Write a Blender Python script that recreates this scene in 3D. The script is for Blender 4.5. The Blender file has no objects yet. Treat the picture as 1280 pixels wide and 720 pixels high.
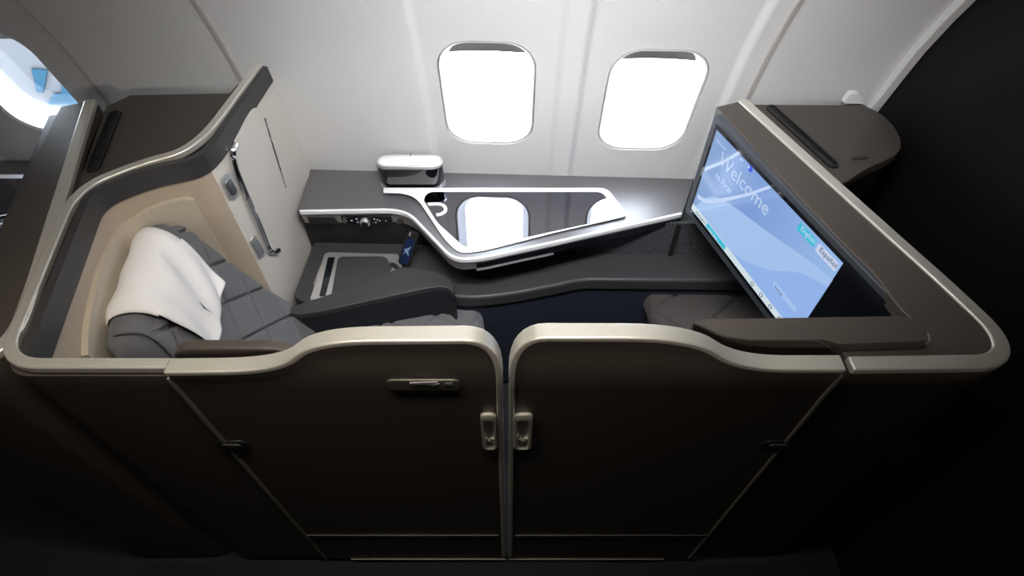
import bpy, bmesh, math, random
from mathutils import Vector as V, Matrix
from math import sin, cos, pi, radians

sc = bpy.context.scene
COL = sc.collection
random.seed(4)

# ------------------------------------------------------------ camera
F = 700.0                      # focal length in pixels of the 1280 wide frame
NADIR = 605.0                  # pixels from the centre down to the nadir
PITCH = math.atan(F / NADIR)   # how far the camera looks down
CAM = V((0, -0.53, 2.0))
cd = bpy.data.cameras.new('camera')
cd.sensor_width = 36; cd.lens = F / 1280 * 36; cd.clip_start = 0.02; cd.clip_end = 200
cam = bpy.data.objects.new('camera', cd); COL.objects.link(cam)
cam.location = CAM; cam.rotation_euler = (pi / 2 - PITCH, 0, 0)
sc.camera = cam

# ------------------------------------------------------------ light
SKY = 15.0
w = bpy.data.worlds.new('daylight'); sc.world = w; w.use_nodes = True
bg = w.node_tree.nodes['Background']; bg.inputs[0].default_value = (0.80, 0.89, 1.0, 1); bg.inputs[1].default_value = SKY
sc.view_settings.view_transform = 'Standard'; sc.view_settings.look = 'None'
sc.view_settings.gamma = 1; sc.view_settings.use_curve_mapping = False
sc.view_settings.exposure = 0.0
sc.cycles.use_denoising = True
sc.cycles.max_bounces = 10; sc.cycles.diffuse_bounces = 6; sc.cycles.glossy_bounces = 6
sc.cycles.transparent_max_bounces = 12
sc.cycles.caustics_reflective = False; sc.cycles.caustics_refractive = False
sc.cycles.sample_clamp_indirect = 8

def area(name, loc, target, sx, sy, power, color, portal=False, spread=180):
    l = bpy.data.lights.new(name, 'AREA'); l.shape = 'RECTANGLE'; l.size = sx; l.size_y = sy
    l.energy = power; l.color = color; l.spread = radians(spread)
    if portal: l.cycles.is_portal = True
    o = bpy.data.objects.new(name, l); COL.objects.link(o); o.location = loc
    o.rotation_euler = (V(target) - V(loc)).to_track_quat('-Z', 'Y').to_euler()
    return o
# unseen cabin ceiling lights, cut short so brightness drops towards the suite's ends
area('cove_light', (0.08, 0.15, 2.18), (0.12, 1.02, 1.0), 0.7, 0.12, 28.0, (0.97, 0.98, 1.0), spread=100)
area('ceiling_wash_light', (-0.35, -0.12, 2.2), (-0.35, -0.08, 0.0), 1.0, 0.10, 5.5, (1.0, 0.91, 0.78), spread=105)
area('far_aisle_light', (0.0, -2.6, 2.1), (0, 0, 1.0), 0.9, 0.1, 17.0, (1.0, 0.88, 0.78))

# ------------------------------------------------------------ rays from photograph pixels
CP, SP = cos(PITCH), sin(PITCH)
def ray(px, py):
    u = 360.0 - py
    return V((px - 640.0, F * CP + u * SP, -F * SP + u * CP))
def at_z(px, py, z):
    d = ray(px, py); return CAM + d * ((z - CAM.z) / d.z)
def at_y(px, py, y):
    d = ray(px, py); return CAM + d * ((y - CAM.y) / d.y)
def at_plane(px, py, p, n):
    d = ray(px, py); return CAM + d * ((V(p) - CAM).dot(n) / d.dot(n))
PROF = [(0.0, 1.10), (0.4, 1.13), (0.76, 1.12), (1.28, 1.0004), (1.40, 0.955), (1.52, 0.90), (1.75, 0.78), (1.95, 0.60), (2.1, 0.38), (2.2, 0.10), (2.24, -0.2)]
YAW = 0.04
def wall_y(x, z):
    for (z0, y0), (z1, y1) in zip(PROF, PROF[1:]):
        if z <= z1 or z1 == PROF[-1][0]:
            k = (z - z0) / (z1 - z0); b = y0 + k * (y1 - y0); break
    return b - YAW * (x + 0.72)
def at_wall(px, py):
    d = ray(px, py); lo, hi = 0.0, 0.01
    for _ in range(50):
        m = (lo + hi) / 2; p = CAM + d * m
        if p.y < wall_y(p.x, p.z): lo = m
        else: hi = m
    return CAM + d * lo

# ------------------------------------------------------------ materials
def mat(name, col, rough=0.5, metal=0.0, noise=0.0, nscale=40, bump=0.0, bscale=200, spec=0.5, coat=0.0, sheen=0.0, emit=None, estr=0.0):
    m = bpy.data.materials.new(name); m.use_nodes = True
    nt = m.node_tree; b = nt.nodes['Principled BSDF']
    b.inputs['Roughness'].default_value = rough; b.inputs['Metallic'].default_value = metal
    b.inputs['Specular IOR Level'].default_value = spec; b.inputs['Coat Weight'].default_value = coat
    b.inputs['Sheen Weight'].default_value = sheen
    tc = nt.nodes.new('ShaderNodeTexCoord')
    n = nt.nodes.new('ShaderNodeTexNoise'); n.inputs['Scale'].default_value = nscale; n.inputs['Detail'].default_value = 4
    nt.links.new(tc.outputs['Object'], n.inputs['Vector'])
    r = nt.nodes.new('ShaderNodeMix'); r.data_type = 'RGBA'
    r.inputs[6].default_value = tuple(c * (1 - noise) for c in col) + (1,)
    r.inputs[7].default_value = tuple(min(1, c * (1 + noise)) for c in col) + (1,)
    nt.links.new(n.outputs['Fac'], r.inputs[0]); nt.links.new(r.outputs[2], b.inputs['Base Color'])
    if bump:
        n2 = nt.nodes.new('ShaderNodeTexNoise'); n2.inputs['Scale'].default_value = bscale; n2.inputs['Detail'].default_value = 3
        nt.links.new(tc.outputs['Object'], n2.inputs['Vector'])
        bp = nt.nodes.new('ShaderNodeBump'); bp.inputs['Strength'].default_value = bump; bp.inputs['Distance'].default_value = 0.002
        nt.links.new(n2.outputs['Fac'], bp.inputs['Height']); nt.links.new(bp.outputs['Normal'], b.inputs['Normal'])
    if emit:
        b.inputs['Emission Color'].default_value = tuple(emit) + (1,); b.inputs['Emission Strength'].default_value = estr
    return m

M = {}
M['wall'] = mat('cabin_wall_plastic', (0.71, 0.71, 0.71), 0.5, noise=0.01, bump=0.05, bscale=300)
M['groove'] = mat('panel_joint', (0.45, 0.43, 0.40), 0.6)
M['bezel'] = mat('window_bezel', (0.78, 0.78, 0.78), 0.4)
M['shade'] = mat('window_shade', (0.36, 0.36, 0.33), 0.6)
M['brown'] = mat('brown_laminate', (0.058, 0.049, 0.042), 0.42, noise=0.06, nscale=80, bump=0.15, bscale=500, spec=0.35)
M['taupe'] = mat('console_laminate', (0.070, 0.066, 0.072), 0.42, noise=0.05, nscale=80, bump=0.05, bscale=500, spec=1.0, coat=1.0)
M['taupe'].node_tree.nodes['Principled BSDF'].inputs['Coat Roughness'].default_value = 0.34
M['trim'] = mat('champagne_metal', (0.72, 0.70, 0.63), 0.36, metal=0.65, bump=0.05, bscale=600)
M['steel'] = mat('satin_silver', (0.72, 0.72, 0.72), 0.30, metal=0.8)
M['white_lam'] = mat('white_gloss_border', (0.85, 0.85, 0.87), 0.25)
M['chrome'] = mat('chrome', (0.85, 0.86, 0.88), 0.06, metal=1.0)
M['char'] = mat('charcoal_edge', (0.035, 0.034, 0.036), 0.45)
M['beige'] = mat('beige_lining', (0.42, 0.345, 0.265), 0.6, noise=0.03, bump=0.1, bscale=400)
M['pad'] = mat('beige_pad', (0.47, 0.41, 0.325), 0.6, noise=0.03, bump=0.15, bscale=400)
M['cream'] = mat('cream_panel', (0.66, 0.62, 0.57), 0.4, noise=0.01)
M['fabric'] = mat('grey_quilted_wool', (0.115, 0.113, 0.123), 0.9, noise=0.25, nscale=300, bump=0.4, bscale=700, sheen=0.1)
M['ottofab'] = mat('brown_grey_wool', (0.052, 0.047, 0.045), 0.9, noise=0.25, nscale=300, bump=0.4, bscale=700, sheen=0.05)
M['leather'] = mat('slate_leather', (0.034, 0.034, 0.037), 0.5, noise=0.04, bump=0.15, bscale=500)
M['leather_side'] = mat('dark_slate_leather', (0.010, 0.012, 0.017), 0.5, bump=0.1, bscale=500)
M['navy'] = mat('navy_side_panel', (0.012, 0.017, 0.032), 0.7, bump=0.1, bscale=500)
M['black'] = mat('black_plastic', (0.012, 0.012, 0.013), 0.4)
M['gloss'] = mat('gloss_black', (0.006, 0.007, 0.010), 0.06, coat=0.5)
M['mirror'] = mat('dark_mirror_table', (0.20, 0.20, 0.225), 0.012, metal=1.0)
M['cloth'] = mat('white_linen', (0.82, 0.80, 0.79), 0.9, noise=0.02, bump=0.15, bscale=350)
M['icon'] = mat('white_print', (0.75, 0.75, 0.75), 0.5)
M['door'] = mat('door_laminate', (0.060, 0.050, 0.042), 0.48, noise=0.06, nscale=80, bump=0.15, bscale=500, spec=0.3)
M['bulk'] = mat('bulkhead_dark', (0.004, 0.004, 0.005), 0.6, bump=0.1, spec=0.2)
M['carpet'] = mat('carpet', (0.012, 0.012, 0.015), 0.95, noise=0.5, nscale=120, bump=0.6, bscale=300)
M['ceil'] = mat('ceiling_panel', (0.28, 0.27, 0.25), 0.6)
M['dark'] = mat('dark_partition', (0.03, 0.027, 0.025), 0.6)
M['glassy'] = mat('smoked_chrome', (0.35, 0.37, 0.39), 0.2, metal=0.9)
M['groove2'] = mat('dull_bronze', (0.16, 0.15, 0.13), 0.5, metal=0.5)
M['ink'] = mat('dark_ink', (0.10, 0.11, 0.16), 0.7)

def emis(name, col, s):
    m = bpy.data.materials.new(name); m.use_nodes = True
    b = m.node_tree.nodes['Principled BSDF']; b.inputs['Base Color'].default_value = (0.01, 0.01, 0.01, 1)
    b.inputs['Roughness'].default_value = 0.15
    b.inputs['Emission Color'].default_value = tuple(col) + (1,); b.inputs['Emission Strength'].default_value = s
    return m
def glass(name, rough=0.0, tint=(1, 1, 1), fac=0.06):
    m = bpy.data.materials.new(name); m.use_nodes = True; nt = m.node_tree
    nt.nodes.remove(nt.nodes['Principled BSDF']); out = nt.nodes['Material Output']
    t = nt.nodes.new('ShaderNodeBsdfTransparent'); t.inputs[0].default_value = tint + (1,)
    g = nt.nodes.new('ShaderNodeBsdfGlossy'); g.inputs['Roughness'].default_value = rough
    mx = nt.nodes.new('ShaderNodeMixShader'); mx.inputs[0].default_value = fac
    nt.links.new(t.outputs[0], mx.inputs[1]); nt.links.new(g.outputs[0], mx.inputs[2]); nt.links.new(mx.outputs[0], out.inputs[0])
    return m
M['glass'] = glass('window_glass')

# ------------------------------------------------------------ object helpers
def link(name, me, m, parent=None):
    o = bpy.data.objects.new(name, me); COL.objects.link(o)
    if m is not None and not me.materials: me.materials.append(m)
    if parent is not None:
        o.parent = parent
        if parent.type == 'EMPTY': o.location = -parent.location
    return o
def finish(o, bevel=0.0, seg=3, ang=35, sub=0, solid=0.0, soff=-1):
    me = o.data
    for p in me.polygons: p.use_smooth = True
    me.set_sharp_from_angle(angle=radians(ang))
    if solid:
        s = o.modifiers.new('thick', 'SOLIDIFY'); s.thickness = solid; s.offset = soff
    if bevel:
        b = o.modifiers.new('bevel', 'BEVEL'); b.width = bevel; b.segments = seg; b.limit_method = 'ANGLE'
        b.angle_limit = radians(ang); b.harden_normals = True
    if sub:
        s = o.modifiers.new('sub', 'SUBSURF'); s.levels = sub; s.render_levels = sub
    return o
def mesh(name, vs, fs, m, parent=None, **k):
    me = bpy.data.meshes.new(name); me.from_pydata([tuple(v) for v in vs], [], fs)
    bm = bmesh.new(); bm.from_mesh(me); bmesh.ops.recalc_face_normals(bm, faces=bm.faces); bm.to_mesh(me); bm.free()
    me.update()
    return finish(link(name, me, m, parent), **k)
def dedupe(p, eps=1e-5):
    out = [p[0]]
    for q in p[1:]:
        if (q - out[-1]).length > eps: out.append(q)
    if (out[0] - out[-1]).length <= eps: out.pop()
    return out
def prism(name, pts, off, m, parent=None, **k):
    pts = dedupe([V(p) for p in pts]); n = len(pts); off = V(off)
    vs = pts + [p + off for p in pts]
    fs = [list(range(n)), list(range(2 * n - 1, n - 1, -1))] + [[i, (i + 1) % n, n + (i + 1) % n, n + i] for i in range(n)]
    return mesh(name, vs, fs, m, parent, **k)
def loft(name, rings, m, parent=None, cap=True, closed=True, **k):
    n = len(rings[0]); vs = [p for r in rings for p in r]; fs = []
    for a in range(len(rings) - 1):
        for i in range(n if closed else n - 1):
            j = (i + 1) % n; fs.append([a * n + i, a * n + j, (a + 1) * n + j, (a + 1) * n + i])
    if cap and closed:
        fs.append(list(range(n))); fs.append(list(range((len(rings) - 1) * n, len(rings) * n)))
    return mesh(name, vs, fs, m, parent, **k)
def rnd(pts, r, n=6, closed=True):
    """round the corners of a 3-D polyline; r = one radius or one per point"""
    pts = [V(p) for p in pts]; N = len(pts); out = []
    if not hasattr(r, '__len__'): r = [r] * N
    for i in range(N):
        if (not closed and i in (0, N - 1)) or r[i] == 0: out.append(pts[i]); continue
        a, b, c = pts[i - 1], pts[i], pts[(i + 1) % N]
        r0, r1 = r[i] if isinstance(r[i], tuple) else (r[i], r[i])
        ra = min(r0, (a - b).length * 0.49); rc = min(r1, (c - b).length * 0.49)
        p0 = b + (a - b).normalized() * ra; p1 = b + (c - b).normalized() * rc
        for k in range(n + 1):
            t = k / n; out.append(p0 * (1 - t) ** 2 + b * 2 * t * (1 - t) + p1 * t * t)
    return out
def spline(pts, n=6):
    """Catmull-Rom through the points, open"""
    P = [V(p) for p in pts]; P = [P[0] * 2 - P[1]] + P + [P[-1] * 2 - P[-2]]; out = []
    for i in range(1, len(P) - 2):
        for k in range(n):
            t = k / n; a, b, c, d = P[i - 1:i + 3]
            out.append(0.5 * ((2 * b) + (c - a) * t + (2 * a - 5 * b + 4 * c - d) * t * t + (3 * b - a - 3 * c + d) * t ** 3))
    out.append(P[-2]); return out
def sweep(name, path, axis, fix, perp, m, parent=None, closed=False, **k):
    """rectangular section: fix = (lo, hi) along the constant axis, perp = (lo, hi) across it"""
    axis = V(axis); path = dedupe([V(p) for p in path]) if closed else [V(p) for p in path]; N = len(path); rings = []
    for i, p in enumerate(path):
        a = path[i - 1] if (i > 0 or closed) else path[i]; c = path[(i + 1) % N] if (i < N - 1 or closed) else path[i]
        d1 = (p - a); d2 = (c - p)
        t = ((d1.normalized() if d1.length else V((0, 0, 0))) + (d2.normalized() if d2.length else V((0, 0, 0)))).normalized()
        s = axis.cross(t).normalized()
        kk = 1.0
        if d1.length and d2.length: kk = 1 / max(0.5, s.dot(axis.cross(d2.normalized()).normalized()))
        rings.append([p + axis * fix[0] + s * perp[0] * kk, p + axis * fix[1] + s * perp[0] * kk, p + axis * fix[1] + s * perp[1] * kk, p + axis * fix[0] + s * perp[1] * kk])
    if closed: rings.append(rings[0])
    n = 4; R = len(rings) - (1 if closed else 0)
    vs = [q for r in rings[:R] for q in r]; fs = []
    for a in range(len(rings) - 1):
        b = (a + 1) % R
        for i in range(4):
            j = (i + 1) % 4; fs.append([a * 4 + i, a * 4 + j, b * 4 + j, b * 4 + i])
    if not closed: fs += [[0, 1, 2, 3], [(R - 1) * 4 + i for i in range(4)]]
    return mesh(name, vs, fs, m, parent, **k)
def tube(name, path, r, m, parent=None, n=10, closed=False):
    path = [V(p) for p in path]; rings = []
    for i, p in enumerate(path):
        a = path[max(0, i - 1)]; c = path[min(len(path) - 1, i + 1)]; t = (c - a).normalized()
        u = t.cross(V((0, 0, 1)) if abs(t.z) < 0.9 else V((1, 0, 0))).normalized(); v = t.cross(u)
        rr = r[i] if hasattr(r, '__len__') else r
        rings.append([p + (u * cos(2 * pi * q / n) + v * sin(2 * pi * q / n)) * rr for q in range(n)])
    return loft(name, rings, m, parent)
def box(name, c, ex, ey, ez, m, parent=None, **k):
    """centre and three half-extent vectors"""
    c, ex, ey, ez = V(c), V(ex), V(ey), V(ez)
    return prism(name, [c - ex - ey - ez, c + ex - ey - ez, c + ex + ey - ez, c - ex + ey - ez], ez * 2, m, parent, **k)
def disc(name, c, n, r, h, m, parent=None, seg=24, ry=None, ux=None, **k):
    c, n = V(c), V(n).normalized(); u = V(ux).normalized() if ux else n.orthogonal().normalized(); v = n.cross(u)
    ry = ry or r
    return prism(name, [c + u * r * cos(2 * pi * i / seg) + v * ry * sin(2 * pi * i / seg) for i in range(seg)], n * h, m, parent, **k)
def stadium(c, u, v, L, R, n=8):
    """outline of a rounded slot: half length L along u (outer), radius R"""
    c, u, v = V(c), V(u).normalized(), V(v).normalized(); out = []
    for s, a0 in ((1, -pi / 2), (-1, pi / 2)):
        for i in range(n + 1):
            a = a0 + pi * i / n; out.append(c + u * (s * (L - R) + R * cos(a)) + v * R * sin(a))
    return out
def text(name, s, size, origin, ex, ey, m, parent=None, align='LEFT', lift=0.0006):
    cu = bpy.data.curves.new(name, 'FONT'); cu.body = s; cu.size = size; cu.align_x = align; cu.align_y = 'BOTTOM'; cu.resolution_u = 3; cu.extrude = 0.0002
    t = bpy.data.objects.new('tmp', cu); COL.objects.link(t); dg = bpy.context.evaluated_depsgraph_get()
    me = bpy.data.meshes.new_from_object(t.evaluated_get(dg)); bpy.data.objects.remove(t); bpy.data.curves.remove(cu)
    ex, ey = V(ex).normalized(), V(ey).normalized(); ez = ex.cross(ey).normalized(); o = V(origin) + ez * lift
    for v in me.vertices: c = v.co.copy(); v.co = o + ex * c.x + ey * c.y + ez * c.z
    me.name = name; me.materials.clear(); return link(name, me, m, parent)
def thing(name, loc, label, cat, group=None):
    o = bpy.data.objects.new(name, None); COL.objects.link(o); o.location = loc; o.empty_display_size = 0.05
    return tag(o, label, cat, group)
def tag(o, label, cat, group=None):
    o['label'] = label; o['category'] = cat
    if group: o['group'] = group
    return o
def struct(o): o['kind'] = 'structure'; return o
def copy_tree(o, parent=None):
    c = o.copy(); COL.objects.link(c)
    if parent is not None: c.parent = parent
    for ch in [x for x in bpy.data.objects if x.parent == o]: copy_tree(ch, c)
    return c
def boolean(o, cutters):
    for c in cutters:
        b = o.modifiers.new('cut', 'BOOLEAN'); b.operation = 'DIFFERENCE'; b.object = c; b.solver = 'EXACT'
    dg = bpy.context.evaluated_depsgraph_get(); me = bpy.data.meshes.new_from_object(o.evaluated_get(dg))
    o.modifiers.clear(); o.data = me
    for c in cutters: bpy.data.objects.remove(c)

# ============================================================ SETTING
Z = V((0, 0, 1)); Yv = V((0, 1, 0)); X = V((1, 0, 0))
fl = struct(box('floor', (-0.3, -1.4, -0.03), (2.6, 0, 0), (0, 2.9, 0), (0, 0, 0.03), M['carpet']))
ce = struct(box('ceiling', (-0.3, -2.2, 2.27), (2.6, 0, 0), (0, 2.1, 0), (0, 0, 0.03), M['ceil']))

# sidewall with window cut-outs, panels standing 15 mm proud of the window dishes
def relief(x):
    zones = [(-3.2, -1.86, 1), (-1.86, -1.268, 0), (-1.268, -0.262, 1), (-0.262, 0.135, 0), (0.135, 0.205, 1), (0.205, 0.63, 0), (0.63, 3, 1)]
    r = 0.0
    for a, b, h in zones:
        if h:
            ra = 0.008 if a < -1.1 and a > -1.5 else 0.025
            k = min((x - a) / ra, (b - x) / 0.025) + 0.5
            r = max(r, min(1, max(0, k)))
    return 0.014 * r * r * (3 - 2 * r)
xs = [-2.9 + 0.04 * i for i in range(102)]
for e in (-1.86, -1.268, -0.262, 0.135, 0.205, 0.63): xs += [e + 0.004 * k for k in range(-5, 6)]
xs = sorted(set(round(x, 4) for x in xs if x < 1.2)); zs = []
for (z0, _), (z1, _) in zip(PROF, PROF[1:]): zs += [z0 + (z1 - z0) * k / 4 for k in range(4)]
zs.append(PROF[-1][0])
def wp(x, z, off=0.0):
    return V((x, wall_y(x, z) - relief(x) + off, z))
vs = [wp(x, z) for x in xs for z in zs]; nz = len(zs); nx = len(xs)
vs += [wp(x, z) + V((0, 0.05, 0.01)) for x in xs for z in zs]; Nn = nx * nz
fs = []
for i in range(nx - 1):
    for j in range(nz - 1):
        a = i * nz + j; fs.append([a, a + nz, a + nz + 1, a + 1]); fs.append([Nn + a, Nn + a + 1, Nn + a + nz + 1, Nn + a + nz])
for i in range(nx - 1):
    for j in (0, nz - 1): a = i * nz + j; fs.append([a, a + nz, Nn + a + nz, Nn + a])
for j in range(nz - 1):
    for i in (0, nx - 1): a = i * nz + j; fs.append([a, a + 1, Nn + a + 1, Nn + a])
wall = struct(mesh('wall_window', vs, fs, M['wall']))
EX = V((1, -YAW, 0)).normalized(); EY = V((0, -0.23, 1)).normalized(); EN = EX.cross(EY) * -1   # outward
if EN.y < 0: EN = -EN
def rrect(c, w_, h_, r, d, n=8):
    """rounded rectangle in the wall's window plane, depth d outwards"""
    out = []
    for sx, sy, a0 in ((1, 1, 0), (-1, 1, pi / 2), (-1, -1, pi), (1, -1, 3 * pi / 2)):
        for i in range(n + 1):
            a = a0 + pi / 2 * i / n; out.append(c + EX * (sx * (w_ - r) + r * cos(a)) + EY * (sy * (h_ - r) + r * sin(a)) + EN * d)
    return out
wins = []; cut = []
for (px, pt, pb) in ((610, 52, 180), (812, 63, 187)):
    a, b = at_wall(px, pt), at_wall(px, pb); wins.append(((a + b) / 2, (a - b).length / 2))
c3 = V((-1.52, wall_y(-1.52, 1.10), 1.10)); wins.append((c3, wins[0][1]))
for c, hh in wins:
    cut.append(prism('cutter', rrect(c, 0.142, hh, 0.09, -0.05), EN * 0.16, M['wall']))
boolean(wall, cut)
for p in wall.data.polygons: p.use_smooth = True
wall.data.set_sharp_from_angle(angle=radians(20))
for i, (c, hh) in enumerate(wins):
    e = bpy.data.objects.new('window_%d' % (i + 1), None); COL.objects.link(e); e.location = c; struct(e)
    spec = [(0.150, hh + 0.008, 0.095, 0.045), (0.1395, hh - 0.0025, 0.088, 0.030), (0.1385, hh - 0.0035, 0.087, 0.003), (0.134, hh - 0.008, 0.084, 0.003), (0.127, hh - 0.018, 0.080, 0.020),
            (0.120, hh - 0.03, 0.078, 0.055), (0.118, hh - 0.034, 0.076, 0.057), (0.116, hh - 0.036, 0.075, 0.075), (0.113, hh - 0.04, 0.073, 0.078), (0.15, hh + 0.02, 0.09, 0.085)]
    loft('window_frame', [rrect(c, a, b, r, d) for a, b, r, d in spec], M['bezel'], e, cap=False, ang=50)
    prism('pane', rrect(c, 0.125, hh - 0.02, 0.08, 0.080), EN * 0.003, M['glass'], e)
    # shade, almost fully raised
    n = 12; top = hh - 0.012; arc = [c + EX * (-0.125 + 0.25 * k / n) + EY * (hh - 0.088 + 0.006 * cos(pi * (k / n - 0.5))) + EN * 0.061 for k in range(n + 1)]
    sh = prism('window_shade', arc + [c + EX * 0.125 + EY * top + EN * 0.061, c - EX * 0.125 + EY * top + EN * 0.061], EN * 0.006, M['shade'], e, bevel=0.002)
    area('window_portal', c + EN * 0.10, c - EN, 0.25, 2 * hh, 1, (1, 1, 1), portal=True)
# joints between the wall panels
for k, (pa, pb) in enumerate((((303, 95), (247, 0)), ((930, 120), (1000, 0)))):
    x0 = (at_wall(*pa).x + at_wall(*pb).x) / 2
    path = [wp(x0, 0.8 + 0.1 * q, -0.001) for q in range(13)]
    struct(sweep('trim_%d' % (k + 1), path, X, (-0.006, 0.006), (-0.004, 0.004), M['groove'], bevel=0.0015))
# bulkhead and its cream edge strip
pb0 = at_wall(1088, 131); BX = pb0.x + 0.012
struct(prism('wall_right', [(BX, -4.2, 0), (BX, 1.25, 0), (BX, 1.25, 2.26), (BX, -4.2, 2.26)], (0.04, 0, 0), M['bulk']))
path = [wp(BX, 0.5 + 0.1 * q) + V((-0.012, -0.008, 0)) for q in range(16)]
struct(sweep('trim_3', path, X, (-0.016, 0.012), (-0.012, 0.012), M['wall'], bevel=0.004))
struct(prism('wall_left', [(-2.85, -4.2, 0), (-2.85, 1.25, 0), (-2.85, 1.25, 2.26), (-2.85, -4.2, 2.26)], (-0.04, 0, 0), M['ceil']))
struct(prism('wall_back', [(-2.9, -4.2, 0), (1.2, -4.2, 0), (1.2, -4.2, 2.26), (-2.9, -4.2, 2.26)], (0, -0.04, 0), M['dark']))
struct(prism('wall_aisle', [(-2.8, -1.15, 0), (BX, -1.15, 0), (BX, -1.15, 1.57), (-2.8, -1.15, 1.57)], (0, -0.05, 0), M['dark']))  # unseen partition across the aisle, made tall to shade the lower doors

# the world outside the third window: white hangar with blue panels
hg = thing('airport_building', (-9.5, 9.0, -5), 'pale building with blue panels seen outside through the leftmost window', 'building')
M['hang'] = mat('hangar_white', (0.052, 0.054, 0.058), 0.9, spec=0.0); M['hblue'] = mat('hangar_blue', (0.012, 0.030, 0.046), 0.9, spec=0.0)
box('wall', (-9.5, 9.3, -3.0), (4.5, 0, 0), (0, 0.3, 0), (0, 0, 2.4), M['hang'], hg)
prism('blue_panel', [at_y(x, y, 8.98) for x, y in ((40, 85), (60, 87), (55, 115), (47, 115))], (0, -0.03, 0), M['hblue'], hg)
prism('blue_panel', [at_y(x, y, 8.98) for x, y in ((79, 96), (97, 112), (99, 118), (125, 132), (95, 152), (60, 128), (68, 116), (77, 116))], (0, -0.03, 0), M['hblue'], hg)

# ============================================================ HEAD SHELL (left end of the suite)
ZS = 1.16
hs = thing('head_partition', (-0.9, 0.4, 0), 'beige-lined curved partition wrapped around the head of the seat, with cream metal rim', 'partition')
PX0, PY0 = -0.765, 0.625
UPATH = rnd([(-0.872, 0.03, 0), (-0.985, 0.50, 0), (-0.90, 0.575, 0), (-0.768, 0.625, 0), (-0.690, 1.13, 0)], [0, 0.05, 0.05, (0.05, 0.09), 0], 6, closed=False)
INP, PART = UPATH[:-4], UPATH[-5:]
def arclen(path):
    s = [0.0]
    for a, b in zip(path, path[1:]): s.append(s[-1] + (b - a).length)
    return s
def on_path(path, s):
    L = arclen(path)
    for i in range(len(path) - 1):
        if s <= L[i + 1] or i == len(path) - 2:
            k = (s - L[i]) / (L[i + 1] - L[i]); d = (path[i + 1] - path[i]).normalized(); return path[i].lerp(path[i + 1], k), V((d.y, -d.x, 0))
def at_curtain(px, py, path):
    d = ray(px, py); best = None; L = arclen(path)
    for i in range(len(path) - 1):
        a, b = path[i], path[i + 1]; e = b - a
        det = d.x * (-e.y) + d.y * e.x
        if abs(det) < 1e-9: continue
        rx, ry = a.x - CAM.x, a.y - CAM.y
        t = (rx * (-e.y) + ry * e.x) / det; k = (d.x * ry - d.y * rx) / det
        lo = -0.5 if i == 0 else -0.001; hi = 1.5 if i == len(path) - 2 else 1.001
        if lo <= k <= hi and t > 0 and (best is None or t < best[0]):
            best = (t, L[i] + k * e.length, CAM.z + d.z * t)
    return best[1], best[2]
def curtain(name, poly, path, d0, d1, m, parent, bend=None, **k):
    """polygon in (s, z) laid on the vertical curtain over path, from depth d0 to d1 (towards the seat)"""
    bm = bmesh.new(); n = len(poly)
    a = [bm.verts.new((s, 0, z)) for s, z in poly]; f = bm.faces.new(a)
    L = arclen(path)
    for s in L[1:-1]:
        bmesh.ops.bisect_plane(bm, geom=bm.verts[:] + bm.edges[:] + bm.faces[:], plane_co=(s, 0, 0), plane_no=(1, 0, 0))
    r = bmesh.ops.extrude_face_region(bm, geom=bm.faces[:])
    for v in [g for g in r['geom'] if isinstance(g, bmesh.types.BMVert)]: v.co.y = 1
    for v in bm.verts:
        s, dd, z = v.co.x, (d0 if v.co.y < 0.5 else d1), v.co.z
        p, nn = on_path(path, s); q = p + nn * dd; q.z = z
        if bend: q = bend(q)
        v.co = q
    bmesh.ops.recalc_face_normals(bm, faces=bm.faces)
    me = bpy.data.meshes.new(name); bm.to_mesh(me); bm.free()
    return finish(link(name, me, m, parent), **k)
Lin = arclen(INP)[-1]
curtain('lining', [(0, 0.03), (Lin, 0.03), (Lin, 1.12), (0, 1.12)], INP, -0.012, 0.0, M['beige'], hs)
curtain('rim_band', [(0, 1.105), (Lin, 1.105), (Lin, ZS), (0, ZS)], INP, -0.014, 0.004, M['char'], hs)
pp = [at_curtain(x, y, INP) for x, y in ((101, 445), (103, 405), (118, 340), (130, 313), (157, 277), (183, 260), (223, 247), (240, 247), (249, 259), (293, 340), (340, 425))]
pp3 = [V((s, 0, z)) for s, z in pp]; ps = spline(pp3, 4)
curtain('padded_panel', [(p.x, p.z) for p in ps] + [(pp[-1][0], 0.5), (pp[0][0], 0.5)], INP, 0.0, 0.014, M['pad'], hs, bevel=0.005)
# aisle fixed panel and outer skin
OUT = rnd([(-0.52, 0.0, 0), (-0.905, 0.0, 0), (-1.03, 0.50, 0), (-0.95, 0.615, 0), (-0.85, 0.665, 0), (-0.81, 1.0, 0)], [0, 0.05, 0.07, 0.06, 0.05, 0], 6, closed=False)
sweep('outer_skin', OUT, Z, (0.03, ZS - 0.015), (-0.015, -0.002), M['door'], hs)
# metal rim: aisle run, corner, head run, window run (rising a little to the wall)
rim_px = [(205, 458), (75, 460)]
RIM = rnd([(-0.575, 0.016, ZS), (-0.905, 0.016, ZS), (-1.02, 0.495, ZS), (-0.915, 0.60, ZS), (-0.795, 0.652, ZS + 0.004), (-0.722, 1.035, ZS + 0.045)], [0, 0.07, 0.09, 0.08, 0.12, 0], 8, closed=False)
sweep('metal_rim', RIM, Z, (-0.012, 0.006), (-0.012, 0.011), M['trim'], hs, bevel=0.004)

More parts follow.
